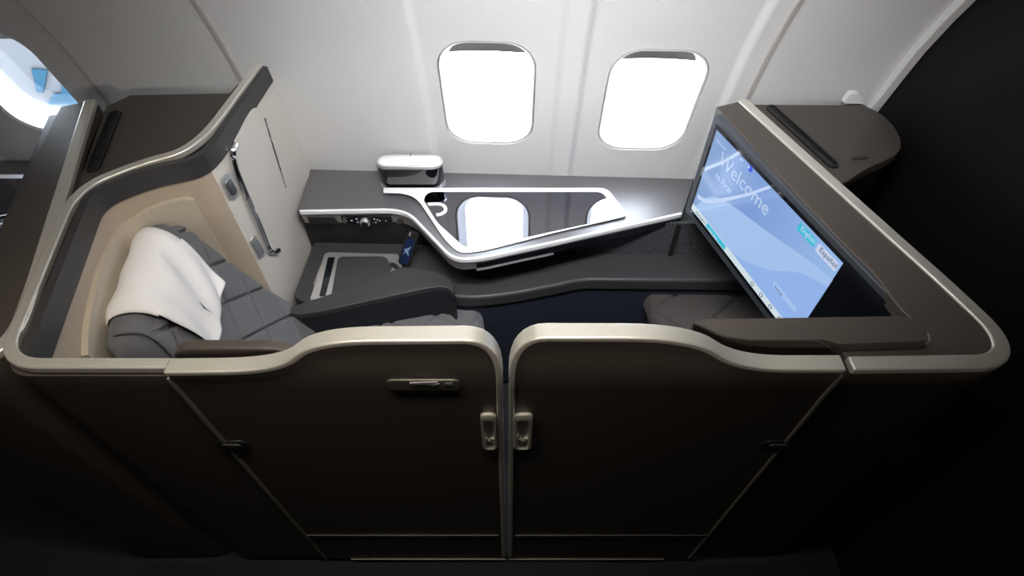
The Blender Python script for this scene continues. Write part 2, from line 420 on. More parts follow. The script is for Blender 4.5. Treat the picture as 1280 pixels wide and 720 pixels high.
# cream side partition with its storage door
sp = thing('storage_partition', (-0.73, 0.85, 0), 'cream partition with chrome-handled storage door between headrest and window wall', 'partition')
def bend(q):
    k = max(0, min(1, (q.y - PY0) / 0.45)); q = q.copy(); q.x -= 0.03 * k * min(1, (1.15 - q.z) / 0.4); return q
Lp = arclen(PART)[-1]
def send(z):
    return Lp - (PART[-1].y - (wall_y(-0.71, z) - 0.016)) / (PART[-1] - PART[-2]).normalized().y
poly = [(0, 0.03), (send(0.3), 0.03), (send(0.76), 0.76), (send(1.0), 1.0), (send(1.19), 1.19), (0, 1.145)]
curtain('panel', poly, PART, -0.03, 0.0, M['cream'], sp, bend, bevel=0.002)
curtain('rim_band', [(0, 1.105), (send(1.15), 1.15), (send(1.2), 1.20), (0, 1.158)], PART, -0.016, 0.004, M['char'], sp, bend)
def PT(px, py): return at_curtain(px, py, PART)
def bent(s, z, d):
    p, nn = on_path(PART, s); q = p + nn * d; q.z = z; return bend(q)
dpx = [(290, 178), (310, 140), (320, 135), (329, 143), (331, 150), (347, 193), (362, 236), (365, 255), (361, 275), (346, 312), (341, 316), (334, 309), (312, 260), (291, 212), (287, 190)]
dp = [PT(*p) for p in dpx]; dps = spline([V((s, 0, z)) for s, z in dp + dp[:1]], 4)[:-1]
big = [V((p.x * 1.0, 0, p.z)) for p in dps]; cen = sum(big, V()) / len(big)
curtain('door_gap', [((p.x - cen.x) * 1.03 + cen.x, (p.z - cen.z) * 1.02 + cen.z) for p in big], PART, 0.0, 0.0008, M['groove'], sp, bend)
door_c = curtain('storage_door', [(p.x, p.z) for p in dps], PART, 0.0, 0.006, M['cream'], sp, bend, bevel=0.002)
hp = [PT(*p) for p in [(290, 179), (287, 190), (290, 209), (300, 233), (312, 260), (323, 285), (333, 309), (340, 315), (347, 312)]]
tube('chrome_handle', spline([bent(s, z, 0.010) for s, z in hp], 4), 0.0085, M['chrome'], door_c)
hp = [PT(*p) for p in [(329, 147), (345, 192), (360, 234)]]
tube('chrome_strip', [bent(s, z, 0.007) for s, z in hp], 0.0032, M['chrome'], door_c)
hp = [PT(*p) for p in [(338, 100), (352, 140), (384, 198), (392, 215)]]
def pslot(nm, pa, pb, R, d0, d1, m_, par, **k):
    a, b = PT(*pa), PT(*pb); a, b = V((a[0], 0, a[1])), V((b[0], 0, b[1]))
    u = (b - a).normalized(); v = V((u.z, 0, -u.x)); o = stadium((a + b) / 2, u, v, (a - b).length / 2 + R, R)
    return curtain(nm, [(p.x, p.z) for p in o], PART, d0, d1, m_, par, bend, **k)
rl = tag(pslot('reading_light', (282, 225), (290, 241), 0.020, 0.0, 0.006, M['steel'], None, bevel=0.003), 'oval silver reading light set in the cream partition above the seat', 'reading light')
pslot('lamp_lens', (283, 228), (289, 238), 0.012, 0.006, 0.011, M['glassy'], rl, bevel=0.004)
rm = tag(pslot('seat_remote', (317, 301), (326, 317), 0.016, 0.0, 0.007, M['steel'], None, bevel=0.003), 'small grey oval control pad low on the cream partition', 'control pad')
pslot('button_pad', (318, 303), (325, 315), 0.011, 0.007, 0.010, mat('pad_grey', (0.16, 0.17, 0.19), 0.5), rm, bevel=0.001)

# ============================================================ SLIDING DOORS
def door(name, outline, notch, label, cat, hx, plate):
    """outline: outer edge on Y=0 from the fixed end over the top to the meeting edge and down (pixels)"""
    P = [at_y(x, y, 0.0) for x, y in outline]
    P = rnd(P, notch, 8, closed=False)
    xo = P[0].x; xe = P[-1].x; sgn = 1 if xe > xo else -1
    t = thing(name, ((xo + xe) / 2, 0.0, 0), label, cat, 'sliding suite doors')
    body = P + [V((xe, 0, 0.03)), V((xo, 0, 0.03))]
    slab = prism('door_panel', [p + V((0, -0.001, 0)) for p in body], (0, 0.024, 0), M['door'], t, bevel=0.001)
    sweep('edge_trim', P, Yv * -1, (-0.026, 0.006), (-0.001, 0.011) if sgn < 0 else (-0.011, 0.001), M['trim'], t, bevel=0.0035)
    lo = at_y(640, 668, 0).z
    # lower kick panel line
    sweep('kick_strip', [V((xo + sgn * 0.004, -0.002, lo)), V((xe - sgn * 0.02, -0.002, lo))], Z, (-0.002, 0.002), (-0.003, 0.003), M['char'], t)
    sweep('bottom_strip', [V((xo + sgn * 0.08, -0.002, 0.032)), V((xe, -0.002, 0.032))], Z, (-0.0015, 0.0015), (-0.003, 0.003), M['groove2'], t)
    sweep('side_seam', [V((xo, -0.003, P[0].z - 0.02)), V((xo, -0.003, 0.04))], Yv, (-0.003, 0.003), (-0.003, 0.003), mat('seam_metal', (0.25, 0.24, 0.2), 0.5, metal=0.5), t)
    # recessed handle cup
    a, b = at_y(hx[0], 515, 0), at_y(hx[1], 558, 0); c = (a + b) / 2; hw = abs(a.x - b.x) / 2; hh = abs(a.z - b.z) / 2
    o = rnd([c + V((-hw, 0, -hh)), c + V((hw, 0, -hh)), c + V((hw, 0, hh)), c + V((-hw, 0, hh))], [0.012] * 4, 5)
    def ring(sx, sz, y, dz=0): return [V((c.x + (p.x - c.x) * sx, y, c.z + (p.z - c.z) * sz + dz)) for p in o]
    h = loft('handle_cup', [ring(1, 1, -0.001), ring(1, 1, -0.007), ring(0.93, 0.95, -0.009), ring(0.66, 0.86, -0.009, -0.008), ring(0.6, 0.80, -0.0035, -0.006), ring(0.5, 0.7, -0.002)], M['trim'], t)
    lip = [at_y(x, y, -0.004) for x, y in ((hx[0] + 6, 547), ((hx[0] + hx[1]) / 2, 550), (hx[1] - 6, 547))]
    tube('finger_lip', spline(lip, 5), 0.004, M['trim'], h)
    if plate:
        a, b = at_y(482, 472, 0), at_y(576, 485, 0); c2 = (a + b) / 2
        o2 = rnd([(a.x, -0.001, b.z), (b.x, -0.001, b.z), (b.x, -0.001, a.z), (a.x, -0.001, a.z)], 0.012, 5)
        pl = prism('sign_plate', o2, (0, -0.005, 0), mat('plate_metal', (0.16, 0.15, 0.13), 0.35, metal=0.6), t, bevel=0.002)
        ribbon = [at_y(x, y, -0.0065) for x, y in ((512, 478), (530, 477), (547, 476.5), (541, 480), (528, 479.5), (514, 479.5))]
        prism('emblem', ribbon, (0, -0.002, 0), M['steel'], pl)
        r2 = [at_y(x, y, -0.0065) for x, y in ((538, 480.5), (546, 479), (549, 479), (542, 481.5))]
        prism('emblem', r2, (0, -0.002, 0), M['steel'], pl)
        ic = [at_y(x, y, -0.0065) for x, y in ((555, 480), (557, 477.5), (561, 479), (565, 477), (567, 480.5), (564, 481), (562, 479.8), (560, 481), (558, 479.6))]
        prism('seat_icon', ic, (0, -0.0015, 0), M['steel'], pl)
    # emergency latch near the far end
    lx = 290 if sgn > 0 else 972
    c3_ = at_y(lx, 554, -0.001)
    la = prism('latch', stadium(c3_, X, Z, 0.034, 0.016), (0, -0.004, 0), M['black'], t, bevel=0.0015)
    prism('latch_lever', stadium(c3_ + V((0, -0.004, 0)), X, Z, 0.02, 0.006), (0, -0.004, 0), M['char'], la, bevel=0.001)
    return t
door('sliding_door', [(205, 463), (349, 461), (390, 424), (627.5, 422), (628, 520), (629, 560), (632, 694)], [0, 0.11, 0.10, (0.062, 0.125), 0, 0, 0],
     'left dark brown sliding suite door, with the small sign plate and emblem', 'door', (600, 622), True)
door('sliding_door', [(1057, 459), (925, 459), (868, 420), (636.5, 419), (636.5, 520), (636.3, 560), (636, 694)], [0, 0.11, 0.11, (0.062, 0.125), 0, 0, 0],
     'right dark brown sliding suite door, plain, below the monitor', 'door', (642, 664), False)

# fixed inner side walls behind the doors
iw = thing('inner_side_wall', (-0.55, 0.06, 0), 'low dark brown inner wall behind the left door beside the headrest', 'side wall')
zt = at_y(300, 431, 0.045).z
pr = [V((-0.70, 0.036, 0.05)), V((-0.70, 0.036, zt)), V((at_y(392, 431, 0.045).x, 0.036, zt)), V((-0.33, 0.036, 0.9)), V((-0.33, 0.036, 0.05))]
a = at_y(222, 431, 0.045); pr[0].x = a.x - 0.02; pr[1].x = a.x - 0.02
prism('panel', rnd(pr, [0, 0.05, 0.10, 0.05, 0], 6), (0, 0.022, 0), M['brown'], iw, bevel=0.005)
rw = thing('inner_side_wall', (0.6, 0.06, 0), 'brown padded ledge inside the right door under the monitor', 'side wall')
zt = ZS + 0.02
P0 = [at_z(x, y, zt) for x, y in ((866, 404), (880, 399), (1124, 395), (1150, 400), (1158, 410), (1160, 426), (1048, 430), (1035, 426), (1021, 424), (913, 424))]
prism('ledge', [p for p in rnd(P0, [0.006, 0.01, 0.01, 0.0, 0.0, 0.005, 0.0, 0.0, 0.0, 0.04], 5)], (0, 0, -0.03), M['brown'], rw, bevel=0.006)
ck = [at_y(x, y, 0.046) for x, y in ((868, 405), (912, 425), (1022, 425), (1050, 443))]
prism('side_cheek', rnd(ck + [V((ck[3].x, 0.046, 0.05)), V((ck[0].x, 0.046, 0.05))], [0, 0.05, 0.02, 0, 0, 0], 6), (0, 0.006, 0), M['brown'], rw, bevel=0.002)

# ============================================================ CONSOLE under the windows
ZC = 0.7625
cs = thing('side_console', (-0.05, 0.95, 0), 'taupe side console under the two windows with inset mirror-glossy tray table', 'console', 'side consoles')
front_px = [(374, 264), (506, 262), (530, 287), (566, 325), (600, 323), (693, 303), (853, 267)]
FR = [at_z(x, y, ZC) for x, y in front_px]
FRr = rnd(FR, [0, 0.07, 0.03, 0.05, 0.03, 0, 0], 7, closed=False)
bl = V((-0.722, wall_y(-0.72, ZC) - 0.018, ZC)); br = V((0.63, wall_y(0.63, ZC) - 0.018, ZC))
back = [V((x, wall_y(x, ZC) - 0.018, ZC)) for x in (0.64, 0.3, -0.1, -0.5, -0.722)]
frx = [FRr[0] + V((-0.006, 0, 0))] + FRr[1:]
tray_out = rnd([at_z(x, y, ZC) for x, y in ((480, 238.5), (758, 238.5), (785, 272), (700, 291), (603, 315), (574, 318), (556, 301), (522, 251), (505, 245), (480, 244.5))], [0.004, 0.03, 0.02, 0, 0.03, 0.03, 0.03, 0.05, 0.03, 0.004], 6)
prism('worktop', frx + back, (0, 0, -0.022), M['taupe'], cs, bevel=0.002)
sweep('edge_trim', FRr, Z, (-0.016, 0.001), (-0.001, 0.008), M['white_lam'], cs, bevel=0.003)
# fascia under the trim: taller at the left where the seat controls are
fas = []
vs = []; N = len(FRr)
for i, p in enumerate(FRr):
    k = i / (N - 1)
    t = (FRr[min(N - 1, i + 1)] - FRr[max(0, i - 1)]).normalized(); nrm = V((-t.y, t.x, 0))
    h = 0.062 if p.x < -0.25 else (0.062 - 0.022 * min(1, (p.x + 0.25) / 0.5))
    a = p + nrm * 0.002 - Z * 0.016; b = p + nrm * 0.010 - Z * h; vs.append([a, a + nrm * 0.014, b + nrm * 0.014, b])
loft('fascia', vs, mat('fascia_grey', (0.30, 0.29, 0.28), 0.35, metal=0.3), cs, cap=True, bevel=0.001)
# dark lower lining of the fascia from the bend to the monitor
vs = []
for p, q in zip(FRr, FRr[1:]): pass
lowp = [p for p in FRr if p.x > at_z(600, 323, ZC).x - 0.02]
nr = V((0, 1, 0))
sweep('table_slide', [p + V((0.0, 0.004, -0.032)) for p in lowp], Z, (-0.016, 0.012), (-0.002, 0.012), M['gloss'], cs, bevel=0.002)
sweep('slide_strip', [p + V((0.0, 0.002, -0.052)) for p in lowp[:-1]], Z, (-0.002, 0.002), (-0.004, 0.004), M['steel'], cs)
# worktop inlay: white border and mirror tray, hinged side 6 mm higher
def tz(p, add=0.0):
    return V((p.x, p.y, ZC + add + 0.0010 + max(0, (p.y - 0.66)) * 0.032))
o_ = prism('tray_border', [tz(p) for p in tray_out], (0, 0, 0.002), M['white_lam'], cs, bevel=0.0006)
mir = rnd([at_z(x, y, ZC + 0.003) for x, y in ((536, 243), (752, 243), (776, 271), (733, 281.5), (660, 297), (594, 309.5), (580, 309), (547, 280), (529, 252))], [0.02, 0.02, 0.015, 0, 0, 0.02, 0.02, 0.02, 0.02], 5)
mir = [tz(p, 0.0021) for p in mir]
prism('mirror_table', mir, (0, 0, 0.0012), M['mirror'], cs)
lp = [tz(at_z(x, y, ZC), 0.004) for x, y in ((536, 259), (549, 259), (556, 262), (557, 267), (552, 271), (546, 272))]
tube('cup_loop', spline(lp, 5), 0.006, M['white_lam'], cs)
# control panel on the fascia, left
cy = FRr[0].y
n_f = V((0, -1, -0.13)).normalized()
def fp(px, py, d=0.0):
    q = at_plane(px, py, (0, cy + 0.006, ZC - 0.035), n_f); return q + n_f * d
cpn = prism('control_panel', rnd([fp(426, 269.5), (fp(489, 269.5)), fp(491, 277), fp(487, 279.5), fp(431, 279.5), fp(428, 276)], 0.004, 4), n_f * 0.004, M['gloss'], cs, bevel=0.001)
for x, y in ((433, 275), (440, 274.5), (446, 272.5), (447.5, 276.5), (468, 272.5), (470, 276.8), (472, 273.5), (475, 274.6), (482.5, 275)):
    disc('button', fp(x, y, 0.004), n_f, 0.0026, 0.0012, M['icon'] if x not in (433, 482.5) else M['steel'], cpn, seg=10)
kn = disc('knob', fp(457, 274.5, 0.004), n_f, 0.0165, 0.018, M['steel'], cpn, bevel=0.004)
disc('knob_cap', fp(457, 274.5, 0.0222), n_f, 0.012, 0.0012, M['gloss'], kn)
prism('air_slot', [fp(384, 271), fp(418, 271.5), fp(424, 278.5), fp(388, 279)], n_f * 0.003, M['black'], cs, bevel=0.001)
prism('air_slot', [fp(497, 272.5), fp(517, 274), fp(520, 279), fp(495, 279)], n_f * 0.003, M['black'], cs, bevel=0.001)

# recess wall under the console, mesh panel at its right
ZL = 0.585
rs = [at_z(395, 303, ZL), at_z(530, 306, ZL), at_z(600, 316, ZL), at_z(720, 316, ZL), at_z(1000, 321, ZL)]
for p in rs: p.z = 0
rw2 = sweep('back_panel', [V((-0.72, rs[0].y, 0))] + rs[1:4], Z, (ZL - 0.01, ZC - 0.024), (0.0, 0.01), M['black'], cs)
M['meshm'] = mat('perforated_black', (0.03, 0.032, 0.036), 0.6)
nt = M['meshm'].node_tree; vo = nt.nodes.new('ShaderNodeTexVoronoi'); vo.inputs['Scale'].default_value = 190
tc = nt.nodes.new('ShaderNodeTexCoord'); nt.links.new(tc.outputs['Object'], vo.inputs['Vector'])
cr = nt.nodes.new('ShaderNodeValToRGB'); cr.color_ramp.elements[0].color = (0.002, 0.002, 0.002, 1); cr.color_ramp.elements[1].color = (0.07, 0.075, 0.085, 1); cr.color_ramp.elements[0].position = 0.25; cr.color_ramp.elements[1].position = 0.5
nt.links.new(vo.outputs['Distance'], cr.inputs[0]); nt.links.new(cr.outputs[0], nt.nodes['Principled BSDF'].inputs['Base Color'])
a, b = rs[3], rs[4]
mp = sweep('speaker_mesh', [a, b], Z, (ZL - 0.005, ZC - 0.03), (0.0, 0.01), M['meshm'], cs)
pm = a.lerp(b, 0.42); box('mesh_post', V((pm.x, pm.y - 0.004, 0.66)), (0.008, 0, 0), (0, 0.005, 0), (0, 0, 0.075), M['black'], cs)
# body below
# ============================================================ LEATHER SIDE LEDGE
lg = thing('side_ledge', (0.1, 0.8, 0), 'slate leather ledge running along the footwell below the console', 'ledge', 'side ledges')
f_px = [(400, 392), (470, 379), (540, 369), (590, 372), (640, 367), (690, 358), (727, 350.5), (770, 350), (1010, 352)]
FL = spline([at_z(x, y, ZL) for x, y in f_px], 5)
FL[0].x = FL[0].x
bk = [V((1.0, rs[4].y + 0.05, ZL)), V((0.3, rs[3].y + 0.03, ZL)), V((-0.3, rs[1].y + 0.03, ZL)), V((-0.715, rs[0].y + 0.02, ZL)), V((-0.725, 0.66, ZL))]
FLx = [p for p in FL if p.x < 0.98] + [V((1.0, FL[-1].y, ZL))]
prism('top_pad', FLx + bk, (0, 0, -0.055), M['leather'], lg, bevel=0.012, seg=4)
sweep('side_panel', [p + V((0, 0.012, 0)) for p in FLx], Z, (-0.56, -0.05), (-0.002, 0.02), M['navy'], lg)
q = at_z(687, 366, 0.53); sweep('seam', [V((q.x, q.y + 0.008, 0.02)), V((q.x, q.y + 0.008, 0.53))], Yv, (-0.004, 0.001), (-0.001, 0.001), M['black'], lg)
box('end_panel', (1.01, 0.62, 0.30), (0.006, 0, 0), (0, 0.29, 0), (0, 0, 0.27), M['navy'], lg)
# storage tray in the ledge beside the seat
tr = thing('armrest_tray', (-0.55, 0.75, ZL), 'silver-framed storage compartment with grey lid beside the armrest', 'storage tray')
fo = rnd([at_z(x, y, ZL) for x, y in ((407, 316.5), (498, 319), (503, 334), (470, 372), (388, 376))], [0.02, 0.01, 0, 0, 0], 5)
prism('silver_frame', fo, (0, 0, 0.007), M['steel'], tr, bevel=0.002)
zo = ZL + 0.007
prism('lid', rnd([at_z(x, y, zo) for x, y in ((423, 322), (482, 321.5), (491, 335), (465, 372), (414, 372))], [0.02, 0.02, 0.01, 0, 0], 5), (0, 0, 0.006), M['leather'], tr, bevel=0.002)
prism('slot', rnd([at_z(x, y, zo) for x, y in ((410, 322), (419, 321.5), (407, 370), (399, 371))], 0.004, 4), (0, 0, 0.0012), M['gloss'], tr)
a = at_z(392, 356, zo); b = at_z(402, 330, zo)
text('engraved_marks', 'L I F T   H E R E', 0.008, a, b - a, Z.cross(b - a), M['ink'], tr) if False else None
sweep('engraved_line', [a + Z * 0.0005, b + Z * 0.0005], Z, (0, 0.0006), (-0.001, 0.001), M['groove'], tr)
tube('phone_cradle', [at_z(x, y, zo + 0.006) for x, y in ((489, 330), (494, 332), (498, 336), (505, 338))], 0.007, M['black'], tr)
# phone
p1, p2 = at_z(497, 328, 0.602), at_z(510, 334, 0.602); tp = at_z(510, 287, 0.725) - p1
ev = (p2 - p1); nn = ev.cross(tp).normalized(); 
if nn.y > 0: nn = -nn
ph = thing('smartphone', (p1 + p2) / 2, 'black smartphone leaning upright beside the armrest tray', 'phone')
prism('phone_body', rnd([p1, p2, p2 + tp, p1 + tp], 0.008, 5), nn * -0.008, M['black'], ph, bevel=0.002)
i1 = p1 + ev * 0.14 + tp * 0.04; 
scr = mat('phone_screen', (0.003, 0.006, 0.02), 0.08, emit=(0.02, 0.05, 0.16), estr=0.2)
prism('phone_screen', rnd([i1, i1 + ev * 0.72, i1 + ev * 0.72 + tp * 0.76, i1 + tp * 0.76], 0.005, 4), nn * 0.0006, scr, ph)
lit = emis('phone_art', (0.35, 0.5, 0.8), 0.4)
def php(u, v): return p1 + ev * u + tp * v + nn * 0.0012
prism('screen_art', [php(0.2, 0.30), php(0.45, 0.38), php(0.8, 0.30), php(0.6, 0.44), php(0.75, 0.6), php(0.45, 0.5), php(0.2, 0.46), php(0.35, 0.4)], nn * 0.0003, lit, ph)
for v_ in (0.88, 0.94): disc('camera_lens', php(0.3, v_), nn, 0.004, 0.001, M['steel'], ph, seg=12)

# ============================================================ OVAL GLOSSY BOX ON THE CONSOLE
ob = thing('table_lamp', (-0.342, 1.018, ZC), 'black glossy oval lamp box with frosted silver-rimmed top on the console', 'lamp')
c0 = V((-0.343, 1.019, ZC))
def ring(z, L, R): return stadium(V((c0.x, c0.y, z)), X, Yv, L, R, 10)
loft('lamp_body', [ring(ZC + 0.001, 0.104, 0.030), ring(ZC + 0.006, 0.109, 0.0335), ring(ZC + 0.092, 0.110, 0.0345)], M['gloss'], ob, ang=60)
loft('base_ring', [ring(ZC + 0.0005, 0.106, 0.032), ring(ZC + 0.0008, 0.112, 0.036), ring(ZC + 0.005, 0.112, 0.036)], M['steel'], ob)
loft('silver_rim', [ring(ZC + 0.088, 0.1115, 0.036), ring(ZC + 0.0975, 0.1115, 0.036), ring(ZC + 0.099, 0.1095, 0.034), ring(ZC + 0.0975, 0.1035, 0.028)], M['steel'], ob)
loft('frosted_lid', [ring(ZC + 0.094, 0.104, 0.0285), ring(ZC + 0.0985, 0.103, 0.0275), ring(ZC + 0.1, 0.098, 0.024)], M['white_lam'], ob)
box('lid_joint', c0 + V((0, 0.028, 0.0995)), (0.0012, 0, 0), (0, 0.008, 0), (0, 0, 0.001), M['char'], ob)

# ============================================================ SEAT
st = thing('airline_seat', (-0.6, 0.42, 0), 'grey quilted seat facing the monitor at the left of the suite', 'seat')
f = V((0.984, 0.18, 0)).normalized(); wv = V((-0.18, 0.984, 0)).normalized(); S = V((-0.92, 0.39, 0))
def L_(a, b, z): return S + f * a + wv * b + Z * z
def quilt(u, v, su, sv, skew=0.25):
    """seam depth 0..1 for diamond quilting"""
    a = (u / su + v / sv); b = (u / su - v / sv)
    da = abs(a - round(a)); db = abs(b - round(b)); d = min(da, db)
    return max(0.0, 1 - d / 0.06) ** 0.8
def pad(name, fn, nrm, nu, nv, wu, wvv, thick, edge, m, parent, su, sv, depth=0.006, sq=4.0):
    """fn(u,v)->point on the base surface; a cushion with soft edges and quilting raised along nrm"""
    vs = []; fs = []
    for i in range(nu + 1):
        for j in range(nv + 1):
            # concentrate samples near the borders
            u = i / nu; v = j / nv
            eu = min(u, 1 - u) * wu; ev_ = min(v, 1 - v) * wvv
            k = lambda e: 1 - (1 - min(1, e / edge)) ** 2
            h = thick * math.sqrt(max(0, k(eu) * k(ev_)))
            puff = 0.004 * math.sqrt(max(0, k(eu) * k(ev_)))
            q = quilt(u * wu, v * wvv, su, sv)
            vs.append(fn(u, v) + nrm(u, v) * (h + puff - depth * q * min(1, min(eu, ev_) / 0.02)))
    top = len(vs)
    for i in range(nu + 1):
        for j in range(nv + 1): vs.append(fn(i / nu, j / nv) - nrm(i / nu, j / nv) * 0.02)
    W = nv + 1
    for i in range(nu):
        for j in range(nv):
            a = i * W + j; fs.append([a, a + 1, a + W + 1, a + W]); fs.append([top + a, top + a + W, top + a + W + 1, top + a + 1])
    for i in range(nu):
        for j in (0, nv): a = i * W + j; fs.append([a, a + W, top + a + W, top + a])
    for j in range(nv):
        for i in (0, nu): a = i * W + j; fs.append([a, a + 1, top + a + 1, top + a])
    return mesh(name, vs, fs, m, parent, ang=80)
# backrest: (f, z) line from the top to the seat joint
def bk_fn(u, v): # u: top->bottom, v: across
    a = 0.0 + 0.02 + 0.25 * u - 0.02 * sin(pi * u); z = 0.985 - 0.52 * u
    return L_(a, -0.23 + 0.43 * v, z)
bn = (f * 0.90 + Z * 0.43).normalized()
pad('backrest', bk_fn, lambda u, v: bn, 170, 130, 0.60, 0.43, 0.055, 0.05, M['fabric'], st, 0.15, 0.17, 0.017)
def cu_fn(u, v): return L_(0.28 + 0.575 * u, -0.26 + 0.49 * v - 0.03 * u, 0.45)
pad('cushion', cu_fn, lambda u, v: Z, 170, 130, 0.55, 0.50, 0.05, 0.035, M['fabric'], st, 0.16, 0.17, 0.010)
# shell carrying the cushion
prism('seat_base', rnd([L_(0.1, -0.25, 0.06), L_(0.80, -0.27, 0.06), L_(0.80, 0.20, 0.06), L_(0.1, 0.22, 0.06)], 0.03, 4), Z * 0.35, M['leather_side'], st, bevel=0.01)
# headrest
def sell(a, n=3.2):
    c, s = cos(a), sin(a); return (abs(c) ** (2 / n)) * (1 if c > 0 else -1), (abs(s) ** (2 / n)) * (1 if s > 0 else -1)
rings = []
for k in range(15):
    t = k / 14; b = -0.255 + 0.43 * t; e = min(t, 1 - t) * 0.43; sc_ = math.sqrt(max(0.02, 1 - (1 - min(1, e / 0.06)) ** 2))
    rg = []
    for q in range(28):
        c, s = sell(2 * pi * q / 28); rg.append(L_(0.028 + 0.050 * c * sc_ + 0.05 * (0.5 - s * 0.5) * 0.6, b, 0.90 + 0.118 * s * (0.75 + 0.25 * sc_)))
    rings.append(rg)
loft('headrest', rings, M['fabric'], st, ang=80)
tube('headrest_piping', spline([L_(0.028 + 0.0525 * sell(2 * pi * q / 28)[0] + 0.015, -0.215, 0.90 + 0.119 * sell(2 * pi * q / 28)[1]) for q in range(-4, 9)], 3), 0.0022, M['char'], st)
# antimacassar
prof = [(-0.031, 0.92), (-0.030, 0.96), (-0.022, 1.000), (0.002, 1.030), (0.035, 1.038), (0.070, 1.028), (0.096, 1.000), (0.116, 0.960), (0.132, 0.920), (0.145, 0.885), (0.152, 0.865)]
pf = spline([V((a, 0, z)) for a, z in prof], 5); vs = []; nw = 40
for i, p in enumerate(pf):
    for j in range(nw + 1):
        t = j / nw; k_ = i / (len(pf) - 1); b = (-0.175 + 0.035 * k_) * (1 - t) + (0.135 - 0.085 * max(0, k_ - 0.25) / 0.75) * t
        sag = 0.004 * sin(i * 0.35 + t * 9) * (i / len(pf)) + 0.003 * sin(t * 17 + i * 0.2)
        edge = -0.012 * (1 - min(1, min(t, 1 - t) * 7)) ** 2
        zz = p.z + (edge if i < 30 else 0) + (-0.045 * (1 - t) if i > 30 else 0) * (i - 30) / 20
        vs.append(L_(p.x + sag, b, zz + sag * 0.4))
W = nw + 1
fs = [[i * W + j, i * W + j + 1, (i + 1) * W + j + 1, (i + 1) * W + j] for i in range(len(pf) - 1) for j in range(nw)]
ac = mesh('headrest_cover', vs, fs, M['cloth'], None, ang=80, solid=0.0025, soff=0)
tag(ac, 'white linen cover draped over the headrest with a tiny dark emblem', 'headrest cover')
def cl(t, s, lift=0.006): 
    i = int(s * (len(pf) - 1)); p = pf[i]; return L_(p.x + lift, -0.16 + 0.305 * t, p.z)
em = [(0.40, 0.915), (0.385, 0.86), (0.42, 0.80), (0.405, 0.86), (0.425, 0.90)]
prism('emblem', [cl(0.30, 0.90, .006), cl(0.285, 0.82, .006), cl(0.32, 0.79, .006), cl(0.300, 0.84, .006)], f * 0.0008, M['ink'], ac)
# armrest
ar = [(355, 386), (378, 393), (470, 374), (548, 358), (566, 366), (567, 356), (560, 347), (545, 339), (522, 334.5), (500, 334.5), (470, 346), (410, 368)]
def az(p): return 0.615 + 0.03 * max(0, min(1, (p.x + 0.68) / 0.45))
ap = []
for x, y in ar:
    p = at_z(x, y, 0.63); p = at_z(x, y, az(p)); ap.append(p)
aps = spline(ap + ap[:1], 3)[:-1]
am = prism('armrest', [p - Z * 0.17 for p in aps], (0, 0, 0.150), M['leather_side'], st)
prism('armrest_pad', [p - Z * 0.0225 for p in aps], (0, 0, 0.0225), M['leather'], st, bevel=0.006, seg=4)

# ============================================================ OTTOMAN
ot = thing('ottoman', (0.68, 0.55, 0), 'brown-grey quilted footrest cushion below the monitor', 'ottoman')
A_, B_, C_, D_ = at_z(799, 347, 0.49), at_z(826, 412, 0.49), V((0.98, 0.32, 0.49)), V((0.98, 0.80, 0.49))
B_ = at_z(832, 440, 0.49); D_.y = A_.y
def ot_fn(u, v):
    p = A_.lerp(D_, u).lerp(B_.lerp(C_, u), v); p.z = 0.46; return p
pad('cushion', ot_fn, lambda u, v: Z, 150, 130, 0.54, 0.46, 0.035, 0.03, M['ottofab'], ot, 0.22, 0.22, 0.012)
prism('base', [V((p.x, p.y, 0.02)) for p in (A_ + V((0.03, -0.03, 0)), D_ + V((-0.03, -0.03, 0)), C_ + V((-0.03, 0.03, 0)), B_ + V((0.03, 0.03, 0)))], (0, 0, 0.40), M['navy'], ot, bevel=0.01)

# ============================================================ MONITOR SHELL (right end; the next suite's copy at the left)
ms = thing('monitor_shell', (0.8, 0.45, 0), 'brown shell with cream metal rim framing the large touch screen at right', 'partition', 'monitor shells')
rim = [(928, 125.5), (977, 170), (1040, 228), (1121, 300), (1188, 360), (1249, 428), (1244, 452), (1150, 453.5), (1062, 454.5)]
RP = [at_z(x, y, ZS) for x, y in rim]
Lrim = [RP[0], RP[1].lerp(RP[3], 0.0), RP[3], RP[4], at_z(1252, 421, ZS), at_z(1250, 452, ZS), RP[8]]
RR = rnd(Lrim, [0, 0.0, 0, 0.06, 0.05, 0.045, 0], 8, closed=False)
sweep('metal_rim', RR, Z, (-0.014, 0.004), (-0.015, 0.015), M['trim'], ms, bevel=0.005)
kq = next(i for i, p in enumerate(RR) if p.y < 0.30)
RU = RR[:kq] + [RR[kq - 1].lerp(RR[kq], (RR[kq - 1].y - 0.27) / (RR[kq - 1].y - RR[kq].y))] if RR[kq].y < 0.27 else RR[:kq + 1]
sweep('upper_skin', RU, Z, (0.80 - ZS, -0.012), (0.0, 0.013), M['door'], ms)
sweep('outer_skin', [RU[-1]] + [p for p in RR[kq:] if (p - RU[-1]).length > 1e-4], Z, (0.03 - ZS, -0.012), (0.0, 0.013), M['door'], ms)
inner = [at_z(x, y, ZS - 0.006) for x, y in ((895, 133), (987, 233), (1047, 297), (1093, 342), (1128, 390), (1160, 414), (1163, 430), (1100, 432), (1050, 433))]
iR = rnd(inner, [0, 0, 0, 0, 0.03, 0.03, 0.02, 0, 0], 5, closed=False)
prism('bezel_top', RR + iR[::-1], (0, 0, -0.03), M['brown'], ms, bevel=0.004)
